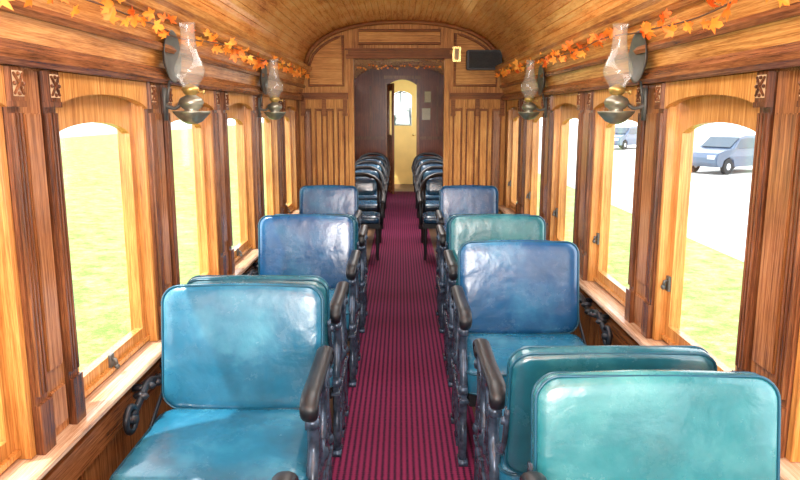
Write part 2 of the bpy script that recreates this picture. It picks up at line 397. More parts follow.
def endwall(y, th, xl, xr, ztop, mat, name, label, arch=0.0):
    m = MB(); xs = sorted(set([-1.0+2*i/60 for i in range(61)]+[xl, xr]))
    for a, b in zip(xs[:-1], xs[1:]):
        mid = (a+b)/2
        def zl(x):
            if xl < mid < xr:
                u = (x-(xl+xr)/2)/((xr-xl)/2); return ztop-arch*u*u
            return 0
        m.prism([(a, zl(a)), (b, zl(b)), (b, zc(b)+0.003), (a, zc(a)+0.003)], lambda p, d: (p[0], d, p[1]), y, y+th)
    return struct(name, m.mesh('wall', mat), label, 'wall')
OXL, OXR = -0.47, 0.40
endwall(YB, 0.06, OXL, OXR, 2.01, GOLD_Z, 'wall_front', 'oak panelled bulkhead with central doorway')
EXL, EXR = -0.25, 0.29
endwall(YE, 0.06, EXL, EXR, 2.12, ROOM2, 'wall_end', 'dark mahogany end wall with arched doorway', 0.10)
def ybox(name, boxes, mat, label, cat='moulding', bev=0.003):
    m = MB()
    for a, b in boxes: m.box(a, b)
    return struct('trim', m.mesh(name, mat, bev), label, cat)
f = YB
ybox('casing', [((OXL-0.05, f-0.03, 0), (OXL, f+0.07, 2.01)), ((OXL-0.04, f-0.036, 0), (OXL-0.02, f-0.02, 2.01))], GOLD_Z, 'oak door casing post')
ybox('casing', [((OXR, f-0.03, 0), (OXR+0.05, f+0.07, 2.01)), ((OXR+0.02, f-0.036, 0), (OXR+0.04, f-0.02, 2.01))], GOLD_Z, 'oak door casing post')
ybox('casing', [((OXL-0.07, f-0.04, 2.01), (OXR+0.07, f+0.07, 2.05)), ((OXL-0.05, f-0.03, 2.05), (OXR+0.05, f, 2.09)), ((OXL-0.08, f-0.05, 2.09), (OXR+0.08, f, 2.105))], BROWN_X, 'oak lintel casing above the doorway')
for (a, b) in ((-0.99, OXL-0.055), (OXR+0.055, 0.99)):
    w = b-a; k = 4
    ybox('cap_rail', [((a, f-0.055, 1.66), (b, f, 1.69)), ((a, f-0.04, 1.63), (b, f, 1.66)), ((a, f-0.035, 0.54), (b, f, 0.60))], BROWN_X, 'dark oak cap rail across the bulkhead')
    bx = [((a, f-0.025, 1.55), (b, f, 1.63)), ((a, f-0.02, 0.10), (b, f, 0.25))]
    for i in range(k+1):
        xx = a+(w-0.03)*i/k; bx.append(((xx, f-0.025, 0.25), (xx+0.03, f, 1.55)))
    ybox('bulkhead_stiles', bx, GOLD_Z, 'oak stiles framing the bulkhead panels', 'panel')
    for i in range(k):
        xx = a+(w-0.03)*i/k+0.042; w1 = (w-0.03)/k-0.054
        m = MB(); m.box((xx-0.008, f-0.006, 0.62), (xx+w1+0.008, f-0.001, 1.54)); m.cur = 1; m.box((xx+0.004, f-0.016, 0.64), (xx+w1-0.004, f-0.003, 1.52))
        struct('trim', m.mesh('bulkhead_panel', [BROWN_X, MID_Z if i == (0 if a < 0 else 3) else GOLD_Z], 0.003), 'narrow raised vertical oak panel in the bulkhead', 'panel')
    for xx in (a+0.012, a+w/2-0.02, b-0.05):
        m = MB(); m.box((xx, f-0.045, 1.50), (xx+0.04, f-0.015, 1.63)); m.box((xx-0.003, f-0.05, 1.47), (xx+0.043, f-0.015, 1.50))
        struct('trim', m.mesh('cap', BROWN_X, 0.004), 'small carved capital block on the bulkhead', 'moulding')
    s = -1 if a < 0 else 1
    x1 = (abs(OXL) if s < 0 else OXR)+0.10
    pts = [(x1, 1.76), (0.90, 1.76), (0.90, 1.93)]
    for i in range(1, 8):
        xx = 0.90-(0.90-x1)*i/7; pts.append((xx, zc(min(xx+0.03, 0.94))-0.065))
    m = MB(); m.prism(pts, lambda p, d: (p[0]*s, d, p[1]), f-0.012, f)
    P = [(p[0]*s, f-0.014, p[1]) for p in pts]
    m.cur = 1; m.tube(P, 0.013, 6, True, up=(0, 1, 0))
    struct('trim', m.mesh('arched_panel', [GOLD_X, BROWN_X]), 'curved oak spandrel panel under the ceiling arch', 'panel')
m = MB(); m.box((-0.42, f-0.012, 2.15), (0.36, f, 2.27))
m.cur = 1; m.tube([(-0.42, f-0.014, 2.15), (0.36, f-0.014, 2.15), (0.36, f-0.014, 2.27), (-0.42, f-0.014, 2.27)], 0.013, 6, True, up=(0, 1, 0))
struct('trim', m.mesh('panel', [GOLD_X, BROWN_X]), 'horizontal oak panel above the doorway', 'panel')
m = MB(); m.smooth = True
m.tube([(x*0.985, f-0.015, zc(x)-0.018) for x in [-0.945+1.89*i/60 for i in range(61)]], 0.022, 8, up=(0, 1, 0))
struct('trim', m.mesh('arch_moulding', BROWN_X), 'oak moulding following the ceiling arch', 'moulding')
ybox('casing', [((EXL-0.05, YE-0.03, 0), (EXL, YE, 2.05)), ((EXR, YE-0.03, 0), (EXR+0.05, YE, 2.05)), ((EXL-0.08, YE-0.035, 2.13), (EXR+0.08, YE, 2.19))], MID_Z, 'brown casing around the arched doorway')
ybox('end_panelling', [((-0.99, YE-0.02, 1.0), (EXL-0.07, YE, 1.06)), ((-0.60, YE-0.015, 1.1), (-0.56, YE, 2.0)), ], DARK_Z, 'dark panelling on the end wall', 'panel')
ybox('end_panelling', [((EXR+0.07, YE-0.02, 1.0), (0.99, YE, 1.06)), ((0.66, YE-0.015, 1.1), (0.70, YE, 2.0))], DARK_Z, 'dark panelling on the end wall', 'panel')
for sx in (-1, 1):
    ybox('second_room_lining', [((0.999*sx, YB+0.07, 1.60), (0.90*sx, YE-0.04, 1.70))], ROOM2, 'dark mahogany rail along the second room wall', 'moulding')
# dark door standing open in room 2
m = MB(); wd = 0.52
m.box((0, 0, 0.02), (0.08, 0.035, 2.03)); m.box((wd-0.08, 0, 0.02), (wd, 0.035, 2.03)); m.box((0.08, 0, 0.02), (wd-0.08, 0.035, 0.2)); m.box((0.08, 0, 1.9), (wd-0.08, 0.035, 2.03)); m.box((0.08, 0, 0.95), (wd-0.08, 0.035, 1.1)); m.box((0.08, 0.01, 0.2), (wd-0.08, 0.025, 0.95))
d2 = struct('door', m.mesh('door', DARK_Z, 0.003), 'dark wooden door standing open', 'door', (-0.27, YE-0.05, 0)); d2.rotation_euler = (0, 0, math.radians(-78))
g = MB(); g.box((0.08, 0.015, 1.1), (wd-0.08, 0.02, 1.9)); place('glass_pane', g.mesh('pane', GLASS), parent=d2)
# yellow door beyond, vestibule with roof and sides added to cut sky light
yd = YE+1.5
m = MB()
m.box((-1.1, yd+0.02, 0), (-0.36, yd+0.08, 2.4)); m.box((0.34, yd+0.02, 0), (1.1, yd+0.08, 2.4)); m.box((-0.36, yd+0.02, 2.1), (0.34, yd+0.08, 2.4))
struct('wall_vestibule', m.mesh('wall', YELLOW), 'yellow painted end of the next carriage', 'wall')
m = MB(); m.box((-1.1, YE+0.06, 2.40), (1.1, yd+0.1, 2.44)); struct('ceiling_vestibule', m.mesh('roof', ROOM2), 'dark vestibule roof between the carriages', 'ceiling')  # out of view, added to dim the sky light on the yellow door
for sx in (-1, 1):
    m = MB(); m.box((sx*1.1, YE+0.06, 0), (sx*1.04, yd+0.08, 1.1)); struct('wall_porch_'+('left' if sx < 0 else 'right'), m.mesh('wall', YELLOW), 'low yellow side panel of the vestibule', 'wall')  # out of view, half-height sides added to hold back sky light
m = MB()
m.box((-0.36, yd, 0), (-0.20, yd+0.04, 2.1)); m.box((0.22, yd, 0), (0.34, yd+0.04, 2.1)); m.box((-0.20, yd, 1.95), (0.22, yd+0.04, 2.1))
m.box((-0.20, yd, 1.15), (0.22, yd+0.04, 1.24)); m.box((-0.20, yd, 0), (0.22, yd+0.04, 0.15)); m.box((-0.01, yd, 0.15), (0.04, yd+0.04, 1.15)); m.box((-0.20, yd+0.012, 0.1), (0.22, yd+0.03, 1.2))
for i in range(10):
    u0, u1 = -1+2*i/10, -1+2*(i+1)/10
    m.prism([(0.01+u0*0.21, 1.95-0.09*u0*u0), (0.01+u1*0.21, 1.95-0.09*u1*u1), (0.01+u1*0.21, 1.955), (0.01+u0*0.21, 1.955)], lambda p, d: (p[0], d, p[1]), yd, yd+0.04)
d = struct('door', m.mesh('door', YELLOW), 'yellow painted carriage door with tall arched glass pane', 'door')
g = MB(); g.box((-0.20, yd+0.018, 1.23), (0.22, yd+0.022, 1.955)); place('glass_pane', g.mesh('pane', GLASS), parent=d)
g = MB(); g.smooth = True
g.tube([(-0.17, yd-0.004, 1.25), (-0.17, yd-0.004, 1.85), (-0.09, yd-0.004, 1.91), (0.01, yd-0.004, 1.935), (0.11, yd-0.004, 1.91), (0.19, yd-0.004, 1.85), (0.19, yd-0.004, 1.25)], 0.014, 6, True, up=(0, 1, 0)); place('window_surround', g.mesh('surround', BLUEGREY), parent=d, label='blue grey arched window surround')
g = MB(); g.smooth = True; g.lathe([(0.012, 0), (0.012, -0.03), (0.028, -0.045), (0.028, -0.06), (0, -0.07)], (0.26, yd, 1.05), 12, 'Y'); place('knob', g.mesh('knob', BRASS), parent=d, label='round brass knob')
m = MB(); m.box((-1.1, yd+1.3, 0), (1.1, yd+1.35, 1.42)); m.box((-0.04, yd+1.28, 0.9), (0.0, yd+1.3, 2.3)); m.box((-1.1, yd+1.28, 1.40), (1.1, yd+1.36, 1.46)); m.box((0.12, yd+1.28, 1.42), (1.1, yd+1.36, 1.62))
struct('wall_beyond', m.mesh('wall', BLUEGREY), 'blue grey partition seen through the yellow door', 'wall')
m = MB(); m.box((-0.345, Y0+0.02, 0.0005), (0.345, YE-0.05, 0.012))
place('carpet_runner', m.mesh('carpet_runner', CARPET), label='burgundy carpet runner with dark lengthwise stripes along aisle', category='carpet')
# ------------------------------------------------------------------ coach seats
def smooth_path(pts, sub=5):
    out = []; n = len(pts); P = [Vector(p) for p in pts]
    for i in range(n-1):
        p0 = P[max(i-1, 0)]; p1 = P[i]; p2 = P[i+1]; p3 = P[min(i+2, n-1)]
        for k in range(sub):
            t = k/sub
            out.append(0.5*((2*p1)+(-p0+p2)*t+(2*p0-5*p1+4*p2-p3)*t*t+(-p0+3*p1-3*p2+p3)*t**3))
    out.append(P[-1]); return out
def spiral(x, cy, cz, r0, r1, a0, turns, n=20):
    return [(x, cy+(r0+(r1-r0)*i/n)*math.cos(a0+turns*2*math.pi*i/n), cz+(r0+(r1-r0)*i/n)*math.sin(a0+turns*2*math.pi*i/n)) for i in range(n+1)]
def rr(hw, hh, r):
    out = []
    for cx, cy, a0 in ((hw-r, hh-r, 0), (-(hw-r), hh-r, 90), (-(hw-r), -(hh-r), 180), (hw-r, -(hh-r), 270)):
        for q in range(7):
            t = math.radians(a0+90*q/6); out.append((cx+r*math.cos(t), cy+r*math.sin(t)))
    return out
SXI, SXO = 0.300, 0.890; SW = (SXO-SXI)/2; SC = (SXO+SXI)/2
cache = {}
ZF = 0.0125
BACKPROF = [(0.10, -0.034), (0.05, -0.034), (0.026, -0.032), (0.012, -0.027), (0.004, -0.018), (0.0, -0.010), (0.0, 0.010), (0.004, 0.018), (0.010, 0.026), (0.022, 0.031), (0.05, 0.034), (0.10, 0.037), (0.17, 0.039)]
def seat_meshes(s, dr, bmat, cmat):
    """s: +1 aisle is +x (left side seats), dr: +1 back at +y (faces viewer)"""
    key = (s, dr, bmat.name, cmat.name)
    if key in cache: return cache[key]
    R = []
    m = MB(); m.smooth = True
    m.puff(SW, 0.262, 0.05, [(0.03, -0.065), (0.01, -0.06), (0.0, -0.045), (0.0, 0.02), (0.003, 0.035), (0.010, 0.046), (0.022, 0.052), (0.05, 0.058), (0.10, 0.062), (0.16, 0.064)],
           lambda u, v, d: (u, v+0.012*dr, 0.392+d))
    m.cur = 1
    for zz in (0.425, 0.34):
        m.tube([(p[0], p[1]+0.012*dr, zz) for p in rr(SW-0.001, 0.261, 0.05)], 0.005, 6, True, up=(0, 0, 1))
    R.append(('seat_cushion', m.mesh('seat_cushion', [cmat, PIPE])))
    m = MB(); m.smooth = True; tilt = 0.17; hs = 1.01 if dr > 0 else 0.915
    def bf(u, v, d):
        vv = v+0.014*(1-(u/SW)**2)*(v/0.215)
        y = (0.27+d*1.0*math.cos(tilt)+(vv+0.215)*math.sin(tilt)*0.9); z = 0.448+(vv+0.215)*math.cos(tilt)*hs-d*math.sin(tilt)
        return (u, y*dr, z)
    m.puff(SW-0.004, 0.217, 0.055, BACKPROF, bf)
    m.cur = 1
    for dd in (0.020, -0.020):
        m.tube([bf(p[0], p[1], dd) for p in rr(SW-0.0055, 0.2155, 0.055)], 0.004, 6, True, up=(0, 1, 0))
    R.append(('backrest', m.mesh('backrest', [bmat, PIPE])))
    ax = s*(SW+0.012); m = MB(); m.smooth = True
    pth = smooth_path([(ax, -0.215, 0.62), (ax, -0.24, 0.635), (ax, -0.238, 0.665), (ax, -0.20, 0.682), (ax, -0.1, 0.68), (ax, 0, 0.677), (ax, 0.1, 0.68), (ax, 0.20, 0.682), (ax, 0.238, 0.665), (ax, 0.24, 0.635), (ax, 0.215, 0.62)], 4)
    n = len(pth); rad = [0.75+0.25*min(1, 6*min(i, n-1-i)/n) for i in range(n)]
    m.tube(pth, rad, 12, flat=(0.028, 0.015), up=(1, 0, 0))
    for yy in (-0.2, 0.2):
        m.lathe([(0.017, -0.024), (0.020, -0.02), (0.020, 0.02), (0.017, 0.024)], (ax, yy+math.copysign(0.015, yy), 0.645), 14, 'X')
    R.append(('armrest', m.mesh('armrest', BLACKWOOD)))
    fx = s*(SW+0.012); m = MB(); m.smooth = True
    def T(pts, fl=None):
        m.tube(smooth_path([(fx, p[0], p[1]) for p in pts], 5), 0.01, 8, flat=fl or (0.017, 0.014), up=(1, 0, 0))
    for q in (-1, 1):
        T([(0, 0.33), (0.05*q, 0.27), (0.09*q, 0.17), (0.15*q, 0.08), (0.21*q, 0.03)], fl=(0.018, 0.018))
        m.box((fx-0.02, 0.17*q, ZF), (fx+0.02, 0.25*q, 0.032))
        T([(0.215*q, 0.34), (0.20*q, 0.42), (0.155*q, 0.50), (0.165*q, 0.58), (0.205*q, 0.645)], fl=(0.019, 0.020))
        T([(0.03*q, 0.40), (0.07*q, 0.46), (0.09*q, 0.54), (0.06*q, 0.62), (0.12*q, 0.665)])
        T([(0.225*q, 0.31), (0.205*q, 0.22), (0.225*q, 0.13), (0.215*q, 0.03)])
        m.tube(spiral(fx, 0.115*q, 0.555, 0.045, 0.010, 0.4, 1.6*q), 0.01, 8, flat=(0.015, 0.009), up=(1, 0, 0))
        m.tube(spiral(fx, 0.13*q, 0.415, 0.048, 0.010, 1.6, -1.6*q), 0.01, 8, flat=(0.015, 0.010), up=(1, 0, 0))
        m.tube(spiral(fx, 0.135*q, 0.22, 0.058, 0.012, 2.2, 1.6*q), 0.01, 8, flat=(0.015, 0.011), up=(1, 0, 0))
        m.tube(spiral(fx, 0.045*q, 0.10, 0.045, 0.010, 2.2, -1.6*q), 0.01, 8, flat=(0.015, 0.011), up=(1, 0, 0))
        m.lathe([(0.0, 0.026*s), (0.014, 0.024*s), (0.022, 0.012*s), (0.022, -0.015*s)], (fx, 0.205*q, 0.60), 10, 'X')
        m.lathe([(0.0, 0.026*s), (0.016, 0.022*s), (0.026, 0.012*s), (0.026, -0.015*s)], (fx, 0.215*q, 0.345), 10, 'X')
    T([(0, 0.33), (0.012, 0.2), (0, 0.03)], fl=(0.018, 0.018))
    m.smooth = False
    m.box((fx-0.012, -0.235, 0.305), (fx+0.012, 0.235, 0.375)); m.box((fx-0.02, -0.245, 0.295), (fx+0.02, 0.245, 0.305))
    m.box((fx-0.015, -0.16, 0.652), (fx+0.015, 0.16, 0.664)); m.box((fx-0.016, -0.06, ZF), (fx+0.016, 0.06, 0.03))
    m.smooth = True
    m.lathe([(0.0, 0.03*s), (0.02, 0.027*s), (0.026, 0.018*s), (0.045, 0.015*s), (0.05, -0.01*s)], (fx, 0, 0.40), 18, 'X')
    R.append(('side_frame', m.mesh('side_frame', IRON)))
    m = MB(); m.smooth = True; lx = s*(SW+0.003)
    m.tube(smooth_path([(lx+0.012*s, 0, 0.40), (lx, 0.10*dr, 0.44), (lx, 0.20*dr, 0.475), (lx-0.004*s, 0.29*dr, 0.53), (lx-0.006*s, 0.325*dr, 0.66)], 5), 0.01, 8, flat=(0.008, 0.018), up=(1, 0, 0))
    m.lathe([(0.0, 0.012*s), (0.012, 0.010*s), (0.014, -0.006*s)], (lx, 0.315*dr, 0.62), 10, 'X')
    R.append(('link_arm', m.mesh('link_arm', IRON)))
    m = MB(); m.smooth = True
    m.tube(smooth_path([(-lx+0.006*s, 0, 0.36), (-lx+0.001*s, 0.10*dr, 0.40), (-lx, 0.20*dr, 0.455), (-lx, 0.29*dr, 0.51), (-lx+0.004*s, 0.325*dr, 0.62)], 5), 0.01, 8, flat=(0.006, 0.012), up=(1, 0, 0))
    R.append(('link_arm', m.mesh('link_arm', BLACKIRON)))
    m = MB(); m.box((-SW+0.01, -0.22, 0.27), (SW-0.005, 0.22, 0.332)); m.box((-s*(SW-0.02), -0.18, ZF), (-s*(SW-0.06), 0.18, 0.28))
    m.box((-SW+0.03, -0.02, 0.20), (SW-0.005, 0.02, 0.27)); m.box((-s*(SW-0.02), -0.22, ZF), (-s*(SW-0.07), 0.22, 0.03))
    m.box((s*(SW-0.01), -0.10, 0.28), (s*(SW+0.012), 0.10, 0.33))
    R.append(('seat_base', m.mesh('seat_base', BLACKWOOD, 0.004)))
    cache[key] = R; return R
YS = [1.26+0.88*i for i in range(6)]
LD = [-1, 1, -1, 1, -1, 1]; RD = [1, -1, 1, 1, -1, 1]
LM = [TEAL, TEAL, DTEAL, BLUE, DTEAL, BLUE]; RM = [TEALG, DTEAL, BLUE, TEALG, DTEAL, BLUE]
LX = [0, 0, -0.015, 0, 0, -0.04]; RX = [-0.008, -0.018, -0.043, -0.025, -0.02, -0.03]
names = {TEAL: 'teal', TEALG: 'green-teal', BLUE: 'deep blue', DTEAL: 'dark teal'}
bcache = {}
for s, dirs, mats, xo in ((1, LD, LM, LX), (-1, RD, RM, RX)):
    for i, (y, dr, bm_) in enumerate(zip(YS, dirs, mats)):
        cm = TEAL if bm_ is not TEALG else TEALG
        yy = y+(0.085 if (dr < 0 and i > 0) else 0)
        e = place('coach_seat', None, (-s*SC+xo[i], yy, 0)); e.empty_display_size = 0.1
        if i == 5: e.scale = (0.86, 1, 1)
        e['label'] = '%s leather coach seat, scrolled iron frame, %s' % (names[bm_], 'back to the entrance' if dr < 0 else 'facing the entrance')
        e['category'] = 'seat'; e['group'] = 'coach seats along the aisle'
        for nm, me in seat_meshes(s, dr, bm_, cm):
            o = place(nm, me, parent=e)
            if nm == 'armrest': o['label'] = 'black lacquered wooden armrest'
            if nm == 'side_frame': o['label'] = 'ornate scrolled cast iron side frame'
        if dr > 0:
            if s not in bcache:
                m = MB(); m.smooth = True; bx = 0
                m.tube(smooth_path([(bx, 0.0, 0.495), (bx, 0.07, 0.51), (bx, 0.20, 0.553), (bx, 0.34, 0.52), (bx, 0.48, 0.555), (bx, 0.60, 0.55)], 6), 0.013, 8, flat=(0.012, 0.014), up=(1, 0, 0))
                for y2, zz, r_ in ((0.02, 0.495, 0.042), (0.62, 0.53, 0.030)):
                    m.tube([(bx, y2+r_*math.cos(a*math.pi/8), zz+r_*math.sin(a*math.pi/8)) for a in range(16)], 0.011, 8, True, up=(1, 0, 0))
                    m.lathe([(0.012, 0.024), (0.02, 0), (0.012, -0.024)], (bx, y2, zz), 10, 'X')
                for k in range(7):
                    m.lathe([(0, -0.030), (0.013, -0.018), (0.017, 0), (0.013, 0.018), (0, 0.030)], (bx, 0.12+0.068*k, 0.535+0.012*math.sin(k*1.7)), 8, 'X')
                for y2 in (0.18, 0.48):
                    m.tube([(bx, y2, 0.54), (-s*0.050, y2, 0.54)], 0.014, 8)
                bcache[s] = m.mesh('wall_bracket', BLACKIRON)
            place('iron_wall_bracket', bcache[s], (-s*0.922, yy+0.03, 0), label='ornate black iron bracket on the wall below the sill', category='bracket', group='iron brackets below the sills')
# ------------------------------------------------------------------ lamps
LAMPY = {-1: (2.87, 4.78), 1: (2.90, 4.86)}
def lamp(x, y, sx):
    e = place('oil_lamp', None, (x, y, 1.5)); e['label'] = 'nickel wall oil lamp with clear glass chimney'; e['category'] = 'lamp'; e['group'] = 'oil lamps on the walls'
    key = 'lamp%d' % sx
    if key not in cache:
        R = {}
        m = MB(); m.smooth = True
        m.lathe([(0, -0.046), (0.018, -0.044), (0.04, -0.034), (0.062, -0.012), (0.072, 0.0), (0.075, 0.006), (0.071, 0.008), (0.04, 0.0), (0.026, 0.012), (0.044, 0.026), (0.050, 0.042), (0.043, 0.058), (0.02, 0.07), (0.018, 0.08)], k=24)
        R['lamp_font'] = (m.mesh('lamp_font', NICKEL), 'nickel oil font on a dished tray')
        m = MB(); m.smooth = True
        m.lathe([(0.018, 0.07), (0.028, 0.078), (0.034, 0.09), (0.034, 0.098), (0.026, 0.104), (0.010, 0.115), (0, 0.118)], k=18)
        m.tube([(0.03, 0, 0.085), (0.05, 0, 0.082)], 0.003, 6); m.lathe([(0.009, 0), (0.009, 0.006)], (0.05, 0, 0.082), 10, 'X')
        R['burner'] = (m.mesh('burner', BRASS), 'brass burner')
        m = MB(); m.smooth = True
        po = smooth_path([(0.028, 0.098, 0), (0.034, 0.11, 0), (0.052, 0.14, 0), (0.060, 0.165, 0), (0.053, 0.195, 0), (0.040, 0.225, 0), (0.031, 0.26, 0), (0.028, 0.30, 0), (0.029, 0.335, 0), (0.032, 0.35, 0)], 3)
        m.lathe([(p[0], p[1]) for p in po], k=32)
        me = bpy.data.meshes.new('glass_chimney'); me.from_pydata(m.v, [], [q for q in m.f if len(q) == 4]); me.materials.append(LGLASS)
        for p_ in me.polygons: p_.use_smooth = True
        R['glass_chimney'] = (me, 'clear bulged glass chimney')
        m = MB(); m.smooth = True; wx = sx*(0.967-abs(x))
        m.tube(smooth_path([(wx, 0, 0.03), (wx*0.8, 0, 0.02), (wx*0.6, 0, 0.02), (sx*0.045, 0, 0.035)], 5), 0.007, 8, up=(0, 1, 0))
        m.box((wx-0.002*sx, -0.018, -0.03), (wx+0.006*sx, 0.018, 0.10))
        m.tube([(wx-0.005*sx, 0, 0.04), (wx-0.02*sx, 0, 0.13)], 0.005, 8)
        R['bracket'] = (m.mesh('bracket', DULLMETAL), 'metal wall bracket')
        m = MB(); m.smooth = True; rx = wx-0.03*sx
        m.lathe([(0, 0.012*sx), (0.055, 0.008*sx), (0.095, -0.010*sx), (0.102, -0.014*sx), (0.095, -0.007*sx), (0.055, 0.012*sx), (0, 0.016*sx)], (rx, -0.01, 0.22), 28, 'X')
        R['reflector'] = (m.mesh('reflector', DULLMETAL), 'round tarnished metal reflector')
        cache[key] = R
    for nm, (me, lb) in cache[key].items(): place(nm, me, parent=e, label=lb)
lamp(-0.865, 2.87, -1); lamp(-0.865, 4.78, -1); lamp(0.855, 2.90, 1); lamp(0.855, 4.86, 1)
# ------------------------------------------------------------------ garlands
LEAFP = [(0, 0), (0.18, -0.1), (0.5, -0.12), (0.38, 0.05), (0.62, 0.3), (0.8, 0.5), (0.45, 0.48), (0.25, 0.42), (0.3, 0.75), (0.0, 1.1)]
LEAFP = LEAFP+[(-x, y) for x, y in reversed(LEAFP[1:-1])]
def leaf(m, pos, size, R):
    c = Vector((0, 0.35, 0)); vs = [c]+[Vector((p[0], p[1], 0.22*abs(p[0])+0.1*p[1]**2)) for p in LEAFP]
    vs = [R @ (v*size)+Vector(pos) for v in vs]; n = len(LEAFP)
    m.add(vs, [(0, i+1, (i+1) % n+1) for i in range(n)])
def randrot():
    return Matrix.Rotation(random.uniform(-0.7, 0.7), 3, 'Z') @ Matrix.Rotation(random.uniform(0.9, 2.2), 3, 'X') @ Matrix.Rotation(random.uniform(0, 6.28), 3, 'Z')
def garland(path, nleaf, spread, size, label, avoid=()):
    v = MB(); v.tube(path, 0.003, 5); v.smooth = True
    l = MB(); l.smooth = False
    for i in range(nleaf):
        t = (i+random.random())*(len(path)-1.01)/nleaf; k = int(t); p = Vector(path[k]).lerp(Vector(path[k+1]), t-k)
        p += Vector((random.uniform(-spread, spread)*0.4, random.uniform(-spread, spread), random.uniform(-spread, spread)))
        if any(abs(p.y-a) < 0.10 for a in avoid): continue
        leaf(l, p, size*random.uniform(0.75, 1.25), randrot())
    e = place('leaf_garland', v.mesh('vine', VINE), label=label, category='garland')
    place('leaf_foliage', l.mesh('leaves', LEAF), parent=e, kind='stuff', label='orange maple leaves')
for sx in (-1, 1):
    path = []
    for i in range(120):
        y = 0.9+i*5.8/119; z = 1.765+0.016*y+0.012*math.sin(y*4.1+sx)
        xx = 0.893+0.008*math.sin(y*9)
        for a in LAMPY[sx]:
            if abs(y-a) < 0.14: xx = 0.922
        path.append((xx*sx, y, z))
    garland(path, 125, 0.040, 0.033, 'garland of orange autumn leaves draped along the cornice', LAMPY[sx])
path = [(-0.45+0.83*i/40, YB+0.12, 1.96-0.02*abs(math.sin(i*0.25))) for i in range(41)]
garland(path, 30, 0.025, 0.018, 'short autumn leaf garland across the doorway')
# ------------------------------------------------------------------ bulkhead fixtures
e = MB(); e.box((0.60, f-0.16, 1.90), (0.93, f-0.045, 2.08)); sp = place('wall_speaker', e.mesh('speaker', SPK, 0.008), label='black loudspeaker box mounted on the bulkhead', category='speaker')
g = MB(); g.box((0.62, f-0.168, 1.915), (0.91, f-0.158, 2.065)); place('grille', g.mesh('grille', GRILL, 0.003), parent=sp)
g = MB(); g.box((0.74, f-0.05, 1.95), (0.79, f-0.015, 2.02)); place('mount', g.mesh('mount', SPK), parent=sp)
e = MB(); e.box((0.475, f-0.035, 1.98), (0.555, f-0.002, 2.12)); sp = place('wall_switch_plate', e.mesh('switch_plate', BRASS, 0.004), label='brass cover plate on the bulkhead beside doorway', category='switch plate')
g = MB(); g.box((0.495, f-0.042, 2.0), (0.535, f-0.033, 2.10)); place('switch', g.mesh('switch', PALE, 0.003), parent=sp)
for (x, z, w, h) in ((0.50, 1.80, 0.12, 0.2), (0.47, 1.48, 0.16, 0.22)):
    e = MB(); e.box((x-w/2, YE-0.008, z-h/2), (x+w/2, YE-0.001, z+h/2)); place('paper_notice', e.mesh('notice', PAPER), label='white paper notice pinned to the dark end wall', category='notice', group='notices on the end wall')
# ------------------------------------------------------------------ armchairs in second room
def chair_meshes():
    R = []
    m = MB(); m.smooth = True
    m.puff(0.22, 0.21, 0.06, [(0.03, -0.035), (0.0, -0.02), (0.0, 0.02), (0.01, 0.032), (0.04, 0.042), (0.10, 0.05)], lambda u, v, d: (u, v-0.02, 0.425+d))
    R.append(('seat', m.mesh('seat', CHAIRBLUE), None))
    m = MB(); m.smooth = True
    m.puff(0.185, 0.09, 0.06, [(0.05, -0.025), (0.01, -0.02), (0.0, -0.01), (0.0, 0.01), (0.01, 0.022), (0.05, 0.03)], lambda u, v, d: (u, 0.21-0.25*u*u*1.2+v*0.15-d, 0.725+v))
    R.append(('backrest', m.mesh('backrest', CHAIRBLUE), None))
    m = MB(); m.smooth = True
    m.tube(smooth_path([(-0.25, -0.18, 0.60), (-0.255, -0.05, 0.63), (-0.25, 0.1, 0.66), (-0.20, 0.20, 0.78), (-0.10, 0.255, 0.84), (0, 0.27, 0.85), (0.10, 0.255, 0.84), (0.20, 0.20, 0.78), (0.25, 0.1, 0.66), (0.255, -0.05, 0.63), (0.25, -0.18, 0.60)], 5), 0.024, 8, up=(0, 0, 1))
    for q in (-1, 1):
        m.tube([(0.24*q, -0.19, 0.38), (0.25*q, -0.17, 0.61)], 0.017, 8); m.tube([(0.20*q, 0.20, 0.38), (0.20*q, 0.215, 0.78)], 0.018, 8)
    m.smooth = False
    m.box((-0.225, -0.225, 0.345), (0.225, 0.19, 0.392))
    R.append(('chair_frame', m.mesh('chair_frame', BLACKWOOD, 0.004), 'black bent wood frame'))
    m = MB(); m.tube([(0, 0, ZF), (0, 0, 0.36)], [0.015, 0.022], 8)
    leg = m.mesh('leg', BLACKWOOD)
    return R, leg
CR, LEGM = chair_meshes()
for sx in (-1, 1):
    for i in range(5):
        y = 7.24+0.98*i
        e = place('armchair', None, (0.445*sx-0.01, y, 0)); e['label'] = 'black wooden armchair with blue padded seat and back'; e['category'] = 'chair'; e['group'] = 'armchairs in the second room'
        for nm, me, lb in CR:
            o = place(nm, me, parent=e)
            if lb: o['label'] = lb
        for lx, ly in ((-0.2, -0.2), (0.2, -0.2), (-0.19, 0.18), (0.19, 0.18)): place('leg', LEGM, (lx, ly, 0), parent=e)
